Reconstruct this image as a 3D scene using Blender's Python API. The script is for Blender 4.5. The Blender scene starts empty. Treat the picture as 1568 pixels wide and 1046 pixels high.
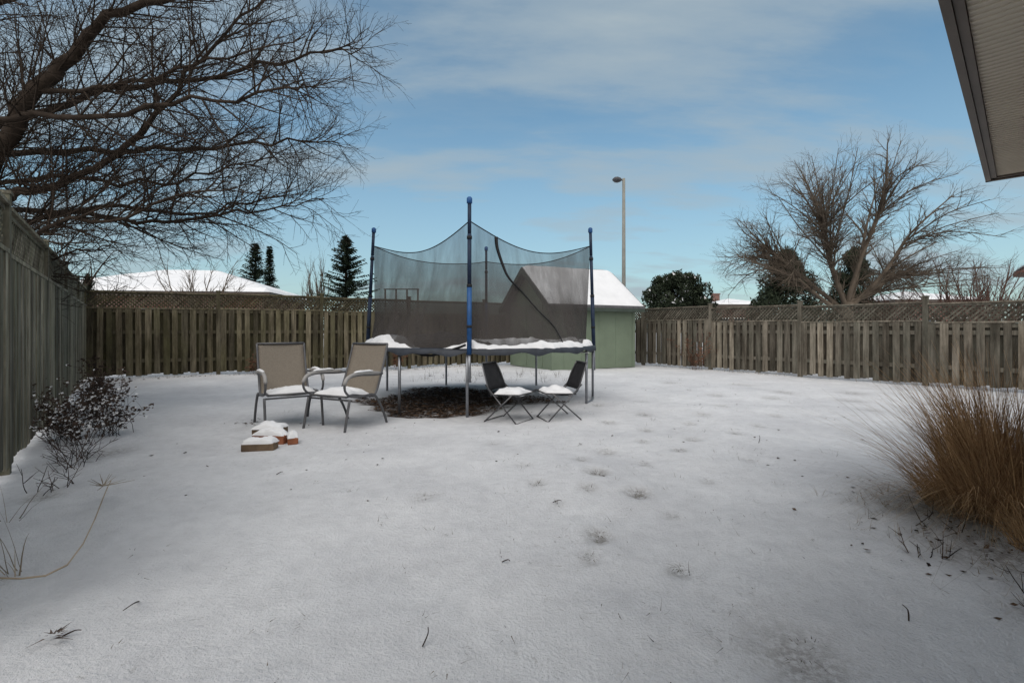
import bpy, math, random
import numpy as np
from mathutils import Vector, Matrix
rad=math.radians
scene=bpy.context.scene

# ------------------------------------------------------------------ helpers
class MB:
    def __init__(s): s.v=[]; s.f=[]; s.c=[]; s.m=[]
    def face(s,idx,c=0.5,m=0): s.f.append(idx); s.c.append(c); s.m.append(m)
    def poly(s,pts,c=0.5,m=0):
        b=len(s.v); s.v+= [tuple(p) for p in pts]; s.face(tuple(range(b,b+len(pts))),c,m)
    def box(s,o,a,b,h,c=0.5,m=0):
        """o corner, a,b,h edge vectors"""
        o=Vector(o);a=Vector(a);b=Vector(b);h=Vector(h)
        k=len(s.v)
        for p in (o,o+a,o+a+b,o+b,o+h,o+a+h,o+a+b+h,o+b+h): s.v.append(tuple(p))
        for q in ((0,3,2,1),(4,5,6,7),(0,1,5,4),(1,2,6,5),(2,3,7,6),(3,0,4,7)):
            s.face(tuple(k+i for i in q),c,m)
    def abox(s,x0,x1,y0,y1,z0,z1,c=.5,m=0):
        s.box((x0,y0,z0),(x1-x0,0,0),(0,y1-y0,0),(0,0,z1-z0),c,m)
    def tube(s,pts,rs,n=4,c=0.5,m=0,cap=True,closed=False):
        pts=[Vector(p) for p in pts]
        if not isinstance(rs,(list,tuple)): rs=[rs]*len(pts)
        N=len(pts); prev=None; k=len(s.v)
        for i,p in enumerate(pts):
            if closed: t=pts[(i+1)%N]-pts[i-1]
            else: t=pts[min(i+1,N-1)]-pts[max(i-1,0)]
            if t.length<1e-9: t=Vector((0,0,1))
            t.normalize()
            if prev is None:
                ref=Vector((0,0,1)) if abs(t.z)<.9 else Vector((1,0,0))
                nn=t.cross(ref).normalized()
            else:
                nn=prev-t*prev.dot(t)
                nn=nn.normalized() if nn.length>1e-6 else t.orthogonal().normalized()
            prev=nn; bb=t.cross(nn); r=rs[i]
            for j in range(n):
                a=2*math.pi*j/n
                s.v.append(tuple(p+nn*(math.cos(a)*r)+bb*(math.sin(a)*r)))
        R=N if closed else N-1
        for i in range(R):
            i2=(i+1)%N
            for j in range(n):
                j2=(j+1)%n
                s.face((k+i*n+j,k+i*n+j2,k+i2*n+j2,k+i2*n+j),c,m)
        if cap and not closed:
            s.face(tuple(k+j for j in range(n))[::-1],c,m)
            s.face(tuple(k+(N-1)*n+j for j in range(n)),c,m)
    def obj(s,name,mats,parent=None,smooth=False,mat=None):
        me=bpy.data.meshes.new(name)
        me.from_pydata(s.v,[],s.f)
        for x in (mats if isinstance(mats,(list,tuple)) else [mats]): me.materials.append(x)
        me.polygons.foreach_set('material_index',s.m)
        if smooth: me.polygons.foreach_set('use_smooth',[True]*len(s.f))
        at=me.attributes.new('rnd','FLOAT','FACE'); at.data.foreach_set('value',s.c)
        me.update()
        ob=bpy.data.objects.new(name,me); scene.collection.objects.link(ob)
        if parent: ob.parent=parent
        if mat: ob.matrix_world=mat
        return ob
def empty(name,loc=(0,0,0),rz=0):
    e=bpy.data.objects.new(name,None); e.location=loc; e.rotation_euler=(0,0,rz)
    e.empty_display_size=.2; scene.collection.objects.link(e); return e

def h2(xi,yi,s):
    a=np.sin(xi*127.1+yi*311.7+s*74.7)*43758.5453
    return a-np.floor(a)
def vn(x,y,s=0):
    x=np.asarray(x,float);y=np.asarray(y,float)
    xi=np.floor(x);yi=np.floor(y);fx=x-xi;fy=y-yi
    fx=fx*fx*(3-2*fx);fy=fy*fy*(3-2*fy)
    return (h2(xi,yi,s)*(1-fx)+h2(xi+1,yi,s)*fx)*(1-fy)+(h2(xi,yi+1,s)*(1-fx)+h2(xi+1,yi+1,s)*fx)*fy
def fbm(x,y,s=0,o=4):
    t=0;a=.5
    for i in range(o): t=t+a*vn(x*2**i,y*2**i,s+i*3); a*=.5
    return t

# ------------------------------------------------------------------ materials
def newmat(name):
    m=bpy.data.materials.new(name); m.use_nodes=True
    nt=m.node_tree; return m,nt,nt.nodes['Principled BSDF']
def N(nt,t,**k):
    n=nt.nodes.new(t)
    for a,b in k.items(): setattr(n,a,b)
    return n
def ramp(nt,fac,stops):
    r=N(nt,'ShaderNodeValToRGB'); e=r.color_ramp.elements
    while len(e)<len(stops): e.new(.5)
    for x,(p,c) in zip(e,stops): x.position=p; x.color=(*c,1) if len(c)==3 else c
    nt.links.new(fac,r.inputs[0]); return r.outputs[0]
def noise(nt,scale,detail=4,rough=.55,vec=None,stretch=None,coord='Object'):
    n=N(nt,'ShaderNodeTexNoise'); n.inputs['Scale'].default_value=scale
    n.inputs['Detail'].default_value=detail; n.inputs['Roughness'].default_value=rough
    if vec is None:
        tc=N(nt,'ShaderNodeTexCoord'); vec=tc.outputs[coord]
    if stretch:
        mp=N(nt,'ShaderNodeMapping'); mp.inputs['Scale'].default_value=stretch
        nt.links.new(vec,mp.inputs[0]); vec=mp.outputs[0]
    nt.links.new(vec,n.inputs['Vector']); return n.outputs['Fac']
def mixc(nt,f,a,b,mode='MIX'):
    m=N(nt,'ShaderNodeMix',data_type='RGBA',blend_type=mode)
    for i,x in ((0,f),(6,a),(7,b)):
        if isinstance(x,(int,float)): m.inputs[i].default_value=x
        elif isinstance(x,tuple): m.inputs[i].default_value=(*x,1)
        else: nt.links.new(x,m.inputs[i])
    return m.outputs[2]
def math_(nt,op,a,b=None,clamp=False):
    m=N(nt,'ShaderNodeMath',operation=op); m.use_clamp=clamp
    for i,x in enumerate((a,b)):
        if x is None: continue
        if isinstance(x,(int,float)): m.inputs[i].default_value=x
        else: nt.links.new(x,m.inputs[i])
    return m.outputs[0]
def bump(nt,b,h,st=.3,dist=.01):
    n=N(nt,'ShaderNodeBump'); n.inputs['Strength'].default_value=st; n.inputs['Distance'].default_value=dist
    nt.links.new(h,n.inputs['Height']); nt.links.new(n.outputs[0],b.inputs['Normal'])
def attr(nt,name): return N(nt,'ShaderNodeAttribute',attribute_name=name).outputs['Fac']

def simple(name,col,rough=.7,var=.25,scale=8,metal=0,bs=.2,spec=.3):
    m,nt,b=newmat(name)
    n=noise(nt,scale); lo=tuple(c*(1-var) for c in col); hi=tuple(min(1,c*(1+var)) for c in col)
    c=ramp(nt,n,[(.3,lo),(.7,hi)])
    nt.links.new(c,b.inputs['Base Color']); b.inputs['Roughness'].default_value=rough
    b.inputs['Metallic'].default_value=metal; b.inputs['Specular IOR Level'].default_value=spec
    if bs: bump(nt,b,noise(nt,scale*6),bs,.004)
    return m
def rndmat(name,lo,hi,rough=.85,spec=.15):
    m,nt,b=newmat(name)
    c=ramp(nt,attr(nt,'rnd'),[(0,lo),(1,hi)])
    c=mixc(nt,.5,c,ramp(nt,noise(nt,6),[(.3,(.45,.45,.45)),(.75,(1.3,1.3,1.3))]),'MULTIPLY')
    nt.links.new(c,b.inputs['Base Color']); b.inputs['Roughness'].default_value=rough
    b.inputs['Specular IOR Level'].default_value=spec
    return m
def woodmat(name,dark,light,green,gamt):
    m,nt,b=newmat(name)
    tc=N(nt,'ShaderNodeTexCoord'); r=attr(nt,'rnd')
    cb=N(nt,'ShaderNodeCombineXYZ'); 
    for i in range(3): nt.links.new(math_(nt,'MULTIPLY',r,37.0+i*11),cb.inputs[i])
    ad=N(nt,'ShaderNodeVectorMath',operation='ADD'); nt.links.new(tc.outputs['Object'],ad.inputs[0]); nt.links.new(cb.outputs[0],ad.inputs[1])
    g=noise(nt,22,6,.65,ad.outputs[0],(1,1,.07))
    base=ramp(nt,g,[(.28,dark),(.5,tuple((a+c)/2 for a,c in zip(dark,light))),(.72,light)])
    tint=ramp(nt,r,[(0,(.36,.34,.31)),(.35,(.74,.74,.71)),(.7,(1.05,1.02,.97)),(1,(1.7,1.66,1.55))])
    base=mixc(nt,1.0,base,tint,'MULTIPLY')
    gn=ramp(nt,noise(nt,1.6,5,.6,ad.outputs[0],(1,1,.45)),[(.42,(0,0,0)),(.68,(gamt,)*3)])
    base=mixc(nt,gn,base,green)
    st=ramp(nt,noise(nt,3.2,5,.7,ad.outputs[0],(1,1,.3)),[(.35,(.38,.36,.34)),(.6,(1,1,1))])
    base=mixc(nt,.85,base,st,'MULTIPLY')
    nt.links.new(base,b.inputs['Base Color']); b.inputs['Roughness'].default_value=.9
    b.inputs['Specular IOR Level'].default_value=.15
    bump(nt,b,g,.5,.006)
    return m

def snowmat(name,base=(.715,.72,.735)):
    m,nt,b=newmat(name)
    n=noise(nt,2.5,5); c=ramp(nt,n,[(.3,tuple(x*.88 for x in base)),(.7,base)])
    nt.links.new(c,b.inputs['Base Color']); b.inputs['Roughness'].default_value=.75
    b.inputs['Specular IOR Level'].default_value=.2
    bump(nt,b,noise(nt,45,5,.7),.35,.012); return m
SNOW=snowmat('snow')
BARK=simple('bark_dark',(.040,.030,.023),.9,.4,5,spec=.1,bs=.6)
BARK2=simple('bark_grey',(.11,.088,.068),.9,.35,3,spec=.1)
BARKR=simple('bark_reddish',(.09,.052,.042),.9,.3,3,spec=.1)
NEEDLE=rndmat('spruce_needles',(.008,.014,.009),(.04,.058,.034))
CEDAR=rndmat('cedar_foliage',(.010,.016,.010),(.045,.058,.034))
STEEL=simple('galvanised_steel',(.25,.26,.28),.4,.15,20,.7,0)
BLUE=simple('blue_foam_sleeve',(.015,.07,.20),.5,.25,12)
DKBLUE=simple('faded_blue_black_sleeve',(.010,.022,.05),.6,.3,12)
BLACK=simple('black_fabric',(.014,.014,.016),.75,.3,15)

# ------------------------------------------------------------------ world
w=bpy.data.worlds.new("World"); scene.world=w; w.use_nodes=True
nt=w.node_tree; bg=nt.nodes['Background']
SUN_EL=52; SUN_AZ=200
sky=N(nt,'ShaderNodeTexSky',sky_type='NISHITA'); sky.sun_disc=False
sky.sun_elevation=rad(SUN_EL); sky.sun_rotation=rad(SUN_AZ); sky.air_density=1.0; sky.dust_density=.6; sky.ozone_density=1.2
tc=N(nt,'ShaderNodeTexCoord'); sp=N(nt,'ShaderNodeSeparateXYZ'); nt.links.new(tc.outputs['Generated'],sp.inputs[0])
zz=math_(nt,'ADD',math_(nt,'MAXIMUM',sp.outputs[2],0.0),.22)
cb=N(nt,'ShaderNodeCombineXYZ')
nt.links.new(math_(nt,'DIVIDE',sp.outputs[0],zz),cb.inputs[0]); nt.links.new(math_(nt,'DIVIDE',sp.outputs[1],zz),cb.inputs[1])
mp=N(nt,'ShaderNodeMapping'); mp.inputs['Scale'].default_value=(.6,1.7,1); mp.inputs['Rotation'].default_value=(0,0,rad(-16)); mp.inputs['Location'].default_value=(2.1,.4,0)
nt.links.new(cb.outputs[0],mp.inputs[0])
cn=noise(nt,1.7,8,.58,mp.outputs[0])
cn2=noise(nt,.8,3,.5,mp.outputs[0])
cf=math_(nt,'ADD',math_(nt,'MULTIPLY',cn,.6),math_(nt,'MULTIPLY',cn2,.45))
camt=ramp(nt,cf,[(.40,(.05,)*3),(.48,(.22,)*3),(.55,(.60,)*3),(.66,(.95,)*3)])
hz=ramp(nt,sp.outputs[2],[(.0,(.7,)*3),(.25,(.28,)*3),(.5,(0,)*3)])
camt=math_(nt,'MAXIMUM',camt,hz)
skyc=mixc(nt,1.0,sky.outputs[0],(.74,.98,.93),'MULTIPLY')
skyc=mixc(nt,camt,skyc,(2.6,3.15,3.5))
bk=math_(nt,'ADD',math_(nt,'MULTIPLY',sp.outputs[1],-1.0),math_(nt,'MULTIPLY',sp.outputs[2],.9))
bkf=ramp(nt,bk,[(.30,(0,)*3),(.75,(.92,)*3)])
skyc=mixc(nt,bkf,skyc,(9.4,9.2,9.0))  # bright white cloud added overhead and behind camera, unseen, to light the snow
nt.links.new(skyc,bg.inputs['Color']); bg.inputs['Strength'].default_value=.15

sd=bpy.data.lights.new('sun','SUN'); sd.energy=1.3; sd.angle=rad(40); sd.color=(1,.95,.89)
so=bpy.data.objects.new('sun',sd); scene.collection.objects.link(so)
el=rad(SUN_EL); az=rad(SUN_AZ)
sv=Vector((math.sin(az)*math.cos(el),math.cos(az)*math.cos(el),math.sin(el)))
so.rotation_euler=sv.to_track_quat('Z','Y').to_euler()

# ------------------------------------------------------------------ ground
def bare_mask(x,y):
    n=fbm(x*2.2,y*2.2,5)
    d=((x+1.25)/1.2)**2+((y-8.0)/1.45)**2
    m=np.clip((1.10-d+(n-.47)*1.6)*3.5,0,1)
    d2=((x-.1)/.8)**2+((y-8.4)/1.0)**2
    m=np.maximum(m,.6*np.clip((.6-d2+(n-.47)*3.2)*3.,0,1))
    return m
SPOTS=[(.69,3.87,.08,1),(.89,3.4,.075,1),(.49,2.72,.06,1),(.81,2.34,.05,.7),(1.04,1.72,.16,.6),(.40,2.45,.05,.5),(.19,3.6,.07,.5),
 (1.6,4.6,.07,.6),(1.9,5.1,.08,.6),(1.35,5.0,.06,.5),(2.1,4.3,.06,.4),(2.5,5.4,.08,.5),(1.2,6.0,.09,.6),(.9,4.6,.08,.6),(.3,3.2,.06,.3),(-.6,3.3,.08,.35),
 (1.8,6.6,.1,.6),(2.6,6.6,.1,.5),(3.2,7.4,.1,.5),(-.2,4.9,.07,.25),(1.0,3.0,.05,.4),(-3.9,4.6,.2,.6),(-3.3,3.4,.1,.6),(2.9,3.3,.35,.8),(2.5,2.5,.25,.7),(2.2,1.9,.15,.6),
 (.55,3.5,.06,.5),(.62,4.3,.06,.6),(1.15,4.2,.06,.5),(1.5,3.7,.05,.4),(.1,4.1,.06,.3),(1.55,5.6,.07,.6),(2.2,6.0,.08,.6),(3.0,5.9,.08,.5),(3.6,6.6,.09,.5),(1.3,7.3,.1,.5),(2.1,7.8,.1,.4),
 (3.6,8.6,.16,.5),(4.4,8.2,.16,.5),(5.0,8.9,.2,.5),(5.6,8.0,.2,.5),(6.2,8.8,.22,.5),(4.8,10.2,.25,.45),(3.4,10.4,.2,.4),(6.6,7.6,.2,.5),(5.2,7.0,.15,.4),(2.75,2.1,.2,.7)]
K=5.0;EXT=220.;A=EXT/math.sinh(K);NG=640
u=np.linspace(-1,1,NG); gx=A*np.sinh(K*u); gy=A*np.sinh(K*u)+5.0
GX,GY=np.meshgrid(gx,gy)
def ground_z(X,Y):
    near=np.exp(-((np.abs(X)/18)**4+(np.abs(Y-6)/16)**4))
    z=(fbm(X*.55,Y*.55,1,3)-.45)*.12*near+(fbm(X*1.8,Y*1.8,9,3)-.45)*.05*near+(fbm(X*9,Y*9,19,2)-.37)*.007*near
    return z-.012
GZ=ground_z(GX,GY); B=bare_mask(GX,GY); GZ-=B*.02
T=np.zeros_like(GX)
for (sx,sy,sr,sa) in SPOTS:
    d=np.hypot(GX-sx,(GY-sy)*.8)/sr
    e=np.exp(-d**2); GZ-=e*.03*sa; GZ+=np.exp(-((d-1.7)/.5)**2)*.007*sa; T=np.maximum(T,np.exp(-(d*1.0)**2)*sa)
me=bpy.data.meshes.new('snow_ground')
co=np.stack([GX,GY,GZ],-1).reshape(-1,3)
idx=np.arange(NG*NG).reshape(NG,NG)
q=np.stack([idx[:-1,:-1],idx[:-1,1:],idx[1:,1:],idx[1:,:-1]],-1).reshape(-1,4)
me.vertices.add(len(co)); me.vertices.foreach_set('co',co.ravel())
me.loops.add(q.size); me.loops.foreach_set('vertex_index',q.ravel().astype(np.int32))
me.polygons.add(len(q)); me.polygons.foreach_set('loop_start',np.arange(0,q.size,4,dtype=np.int32)); 
me.polygons.foreach_set('use_smooth',np.ones(len(q),bool)); me.update(); me.validate()
a=me.attributes.new('bare','FLOAT','POINT'); a.data.foreach_set('value',B.ravel())
a=me.attributes.new('thin','FLOAT','POINT'); a.data.foreach_set('value',T.ravel())
gm,nt,b=newmat('snow_cover')
n1=noise(nt,.9,6,.6); n2=noise(nt,9,6,.7); n3=noise(nt,70,4,.7)
c=ramp(nt,n1,[(.3,(.50,.505,.525)),(.55,(.595,.60,.615)),(.75,(.675,.68,.695))])
c=mixc(nt,.35,c,ramp(nt,n2,[(.3,(.72,.72,.73)),(.6,(1.06,1.06,1.06))]),'MULTIPLY')
n4=noise(nt,28,5,.75); n5=noise(nt,.55,3,.5)
spk=math_(nt,'MULTIPLY',ramp(nt,n4,[(.58,(0,)*3),(.70,(1,)*3)]),ramp(nt,n5,[(.44,(0,)*3),(.62,(.6,)*3)]))
th=math_(nt,'MULTIPLY',attr(nt,'thin'),ramp(nt,n4,[(.40,(.15,)*3),(.56,(1,)*3)]))
spk=math_(nt,'MAXIMUM',spk,th)
c=mixc(nt,spk,c,(.13,.115,.095))
lit=ramp(nt,noise(nt,30,4,.8),[(.35,(.022,.015,.011)),(.55,(.08,.054,.038)),(.75,(.18,.13,.095))])
bm=math_(nt,'MULTIPLY',attr(nt,'bare'),ramp(nt,noise(nt,9,6,.75),[(.38,(.15,)*3),(.50,(1,)*3)]))
c=mixc(nt,bm,c,lit)
nt.links.new(c,b.inputs['Base Color']); b.inputs['Roughness'].default_value=.8; b.inputs['Specular IOR Level'].default_value=.15
hh=math_(nt,'ADD',math_(nt,'MULTIPLY',n2,.7),math_(nt,'MULTIPLY',n3,.5))
bump(nt,b,hh,.75,.035)
me.materials.append(gm)
g=bpy.data.objects.new('snow_ground',me); scene.collection.objects.link(g)
def gz(x,y): return float(ground_z(np.array(float(x)),np.array(float(y))))

# ------------------------------------------------------------------ fences
def fence(p0,p1,z0,z1,mat,seed,first=0.0,panel=2.44,lat=.33):
    rng=random.Random(seed); mb=MB()
    p0=Vector((*p0,0));p1=Vector((*p1,0)); L=(p1-p0).length; ud=(p1-p0).normalized()
    n=Vector((ud.y,-ud.x,0)) 
    if n.dot(-p0)<0: n=-n      # towards yard
    up=Vector((0,0,1))
    top=lambda u: z0+(z1-z0)*u/L
    posts=[0.0]; x=first if first>0.3 else panel
    while x<L-.4: posts.append(x); x+=panel
    posts.append(L)
    for i,pp in enumerate(posts):
        t=top(pp)+.05+rng.uniform(-.01,.03)
        mb.box(p0+ud*(pp-.045)-n*.045-up*.1,ud*.09,n*.09,up*(t+.1),rng.uniform(.1,.5))
        mb.box(p0+ud*(pp-.055)-n*.055+up*t,ud*.11,n*.11,up*.025,rng.uniform(.3,.6))
    for a_,b_ in zip(posts[:-1],posts[1:]):
        a0=a_+.047;b0=b_-.047;Lp=b0-a0
        if Lp<.2: continue
        T=min(top(a_),top(b_))+rng.uniform(-.015,.015); base=T-lat-.09
        c=rng.uniform(.3,.7)
        mb.box(p0+ud*a0-n*.05+up*(T-.035),ud*Lp,n*.10,up*.03,c+.1)
        mb.box(p0+ud*a0-n*.02+up*(T-.075),ud*Lp,n*.04,up*.037,c-.15)
        mb.box(p0+ud*a0-n*.045+up*(base),ud*Lp,n*.09,up*.035,c+.15)
        mb.box(p0+ud*a0-n*.018+up*(.35),ud*Lp,n*.036,up*.085,c-.2)
        mb.box(p0+ud*a0-n*.018+up*(1.05),ud*Lp,n*.036,up*.085,c-.2)
        mb.box(p0+ud*a0-n*.018+up*(base-.09),ud*Lp,n*.036,up*.085,c-.1)
        lz0=base+.037; lz1=T-.077; h=lz1-lz0; w=.034; sp=.088
        for s_ in (1,-1):
            o=-h
            while o<Lp:
                ua,ub=(o,o+h); za,zb=(lz0,lz1) if s_>0 else (lz1,lz0)
                ca,cb_=max(ua,0),min(ub,Lp)
                if cb_-ca>.02:
                    f=lambda u_: za+(zb-za)*(u_-ua)/(ub-ua)
                    A_=p0+ud*(a0+ca)+up*f(ca); B_=p0+ud*(a0+cb_)+up*f(cb_)
                    d=(B_-A_); wv=d.normalized().cross(n)*w
                    mb.box(A_-wv*.5+n*(.001 if s_>0 else -.010),d,wv,n*.009,rng.uniform(.0,.45))
                o+=sp
        bw=.125; pitch=.185; x=a0+.002
        while x<b0-.02:
            tl=rng.uniform(-.006,.006)
            lw=min(bw+rng.uniform(-.016,.010),b0-x)
            zb=.04+rng.uniform(-.02,.035); ln=ud*rng.uniform(-.008,.008)*(x+lw+.02<b0)
            mb.box(p0+ud*x+n*(.0185+rng.uniform(0,.005))+up*zb,ud*lw,n*.018,up*(base-.003-zb)+ln+ud*tl*(x+lw+.01<b0),.1+.9*rng.random())
            x1=min(x+pitch+.035,b0)
            if x1-(x+bw-.035)>.03:
                mb.box(p0+ud*(x+bw-.035)-n*.037+up*(zb+.01),ud*(x1-(x+bw-.035)),n*.018,up*(base-.013-zb),rng.random()*.25)
            x+=pitch
    return mb.obj('wooden_fence',mat)
W1=woodmat('weathered_cedar_green',(.085,.08,.063),(.36,.34,.28),(.15,.157,.10),.55)
W2=woodmat('weathered_cedar_mossy',(.042,.037,.026),(.21,.185,.135),(.115,.11,.05),.5)
W3=woodmat('weathered_cedar_grey',(.065,.056,.045),(.28,.25,.21),(.15,.155,.125),.4)
CL=(-10.0,11.3); CR=(3.0,17.9)
fence((-2.2,1.5),CL,2.2,2.12,W1,1,first=.64)
fence(CL,CR,2.10,2.05,W2,2,first=2.69,panel=2.5)
fence(CR,(12.6,4.2),1.93,1.62,W3,3,first=2.34)

# ------------------------------------------------------------------ shed
def shed():
    e=empty('garden_shed')
    P=Vector((1.12,13.6,0)); l=Vector((.89,.455,0)).normalized(); wv=Vector((-l.y,l.x,0)); up=Vector((0,0,1))
    Ls,Ws,H,R=3.0,2.55,2.02,3.0
    wall=simple('sage_green_siding',(.155,.195,.14),.75,.12,1.5,bs=.1)
    trim=simple('dark_green_trim',(.045,.06,.05),.7,.2,6)
    shing=simple('asphalt_shingle',(.09,.09,.095),.9,.3,20)
    q=lambda a,b_,z:P+l*a+wv*b_+up*z
    mb=MB()
    mb.poly([q(0,0,0),q(Ls,0,0),q(Ls,0,H),q(0,0,H)])
    mb.poly([q(Ls,Ws,0),q(0,Ws,0),q(0,Ws,H),q(Ls,Ws,H)])
    mb.poly([q(0,Ws,0),q(0,0,0),q(0,0,H),q(0,Ws/2,R-.06),q(0,Ws,H)])
    mb.poly([q(Ls,0,0),q(Ls,Ws,0),q(Ls,Ws,H),q(Ls,Ws/2,R-.06),q(Ls,0,H)])
    mb.obj('walls',wall,e)
    mb=MB()
    for a_,b_ in ((-.012,-.012),(Ls-.07,-.012)): mb.box(q(a_,b_,0),l*.08,wv*.01,up*(H-.08))
    for b_ in (-.012,Ws-.07): mb.box(q(-.014,b_,0),l*.012,wv*.08,up*(H-.05))
    x=.40
    while x<Ls-.1: mb.box(q(x,-.006,.02),l*.018,wv*.004,up*(H-.12)); x+=.62
    mb.obj('corner_boards_and_battens',wall,e)
    mb=MB()
    for b_,hh_ in ((.5,1.85),(1.45,1.85)): mb.box(q(-.02,b_,.08),l*.018,wv*.07,up*hh_)
    mb.box(q(-.02,.57,1.86),l*.018,wv*.88,up*.07)
    mb.obj('door_frame',wall,e)
    ov=.28; sl=(R-H)/(Ws/2)
    mb=MB(); ms=MB()
    for sgn in (0,1):
        def rp(a_,b_,dz): 
            bb=b_ if sgn==0 else Ws-b_
            return q(a_,bb,H+sl*b_+dz)
        a0,a1=-ov,Ls+ov*.6
        v=[rp(a0,-ov,-.02),rp(a1,-ov,-.02),rp(a1,Ws/2,-.02),rp(a0,Ws/2,-.02)]
        mb.box(v[0],v[1]-v[0],v[3]-v[0],up*.06)
        mb.box(v[0]-up*.10,v[1]-v[0],wv*(.02 if sgn==0 else -.02),up*.097,m=1)
        mb.box(v[0]-up*.11-l*.022,l*.02,v[3]-v[0],up*.16,m=1)
        nu,nv=30,14; k=len(ms.v)
        for i in range(nu+1):
            for j in range(nv+1):
                a_=a0+.03+(a1-a0-.05)*i/nu; b_=-ov+.03+(Ws/2+ov-.03)*j/nv
                edge=min(i,nu-i,j*1.2)/1.5
                th=.045+.07*min(1,edge)*(.55+.9*float(fbm(a_*1.5,b_*1.5+sgn*9,3)))
                if i in(0,nu) or j==0: th=.042
                ms.v.append(tuple(rp(a_,b_,th)))
        for i in range(nu):
            for j in range(nv):
                a_,b_,c_,d_=k+i*(nv+1)+j,k+(i+1)*(nv+1)+j,k+(i+1)*(nv+1)+j+1,k+i*(nv+1)+j+1
                ms.face((a_,b_,c_,d_))
    mb.obj('roof',[shing,trim],e); ms.obj('roof_snow',SNOW,e,smooth=True)
shed()

# ------------------------------------------------------------------ trees
def rot_dir(d,ang,rng):
    ax=d.orthogonal().normalized(); ax.rotate(Matrix.Rotation(rng.uniform(0,2*math.pi),3,d))
    v=d.copy(); v.rotate(Matrix.Rotation(ang,3,ax)); return v
def polyline(p,d,L,n,rng,wob,up):
    pts=[p.copy()]; d=d.copy()
    for i in range(n):
        d=(d+Vector((rng.gauss(0,wob),rng.gauss(0,wob),rng.gauss(0,wob)+up))).normalized()
        p=p+d*(L/n); pts.append(p.copy())
    return pts
def at(pts,t):
    x=t*(len(pts)-1); i=min(int(x),len(pts)-2); f=x-i
    return pts[i].lerp(pts[i+1],f),(pts[i+1]-pts[i]).normalized()
def sub(mb,pts,r0,r1,lvl,P,rng,tap=.40):
    n=len(pts)
    mb.tube(pts,[r0+(r1-r0)*i/(n-1) for i in range(n)],(8,5,4,3,3)[min(lvl,4)],rng.random(),cap=False)
    if lvl>=len(P): return
    spc,l0,l1,a0,a1,rr,upk,wob=P[lvl]
    L=sum((pts[i+1]-pts[i]).length for i in range(n-1)); k=max(1,int(L/spc))
    for i in range(k):
        t=(.10+.90*(i+rng.random())/k)
        t=min(t,.999)
        p,d=at(pts,t); dd=rot_dir(d,rad(rng.uniform(a0,a1)),rng)
        LL=rng.uniform(l0,l1)*(1-tap*t)
        r=min(rr,(r0+(r1-r0)*t)*.75)
        sub(mb,polyline(p,dd,LL,4 if lvl<2 else 3,rng,wob,upk),r,max(r*.3,.0018),lvl+1,P,rng,tap)
def smoothpts(pts,n=4):
    out=[];P_=[Vector(p) for p in pts]
    for i in range(len(P_)-1):
        a=P_[max(i-1,0)];b_=P_[i];c=P_[i+1];d=P_[min(i+2,len(P_)-1)]
        for j in range(n):
            t=j/n
            out.append(.5*((2*b_)+(c-a)*t+(2*a-5*b_+4*c-d)*t*t+(3*b_-a-3*c+d)*t**3))
    out.append(P_[-1]); return out

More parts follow.
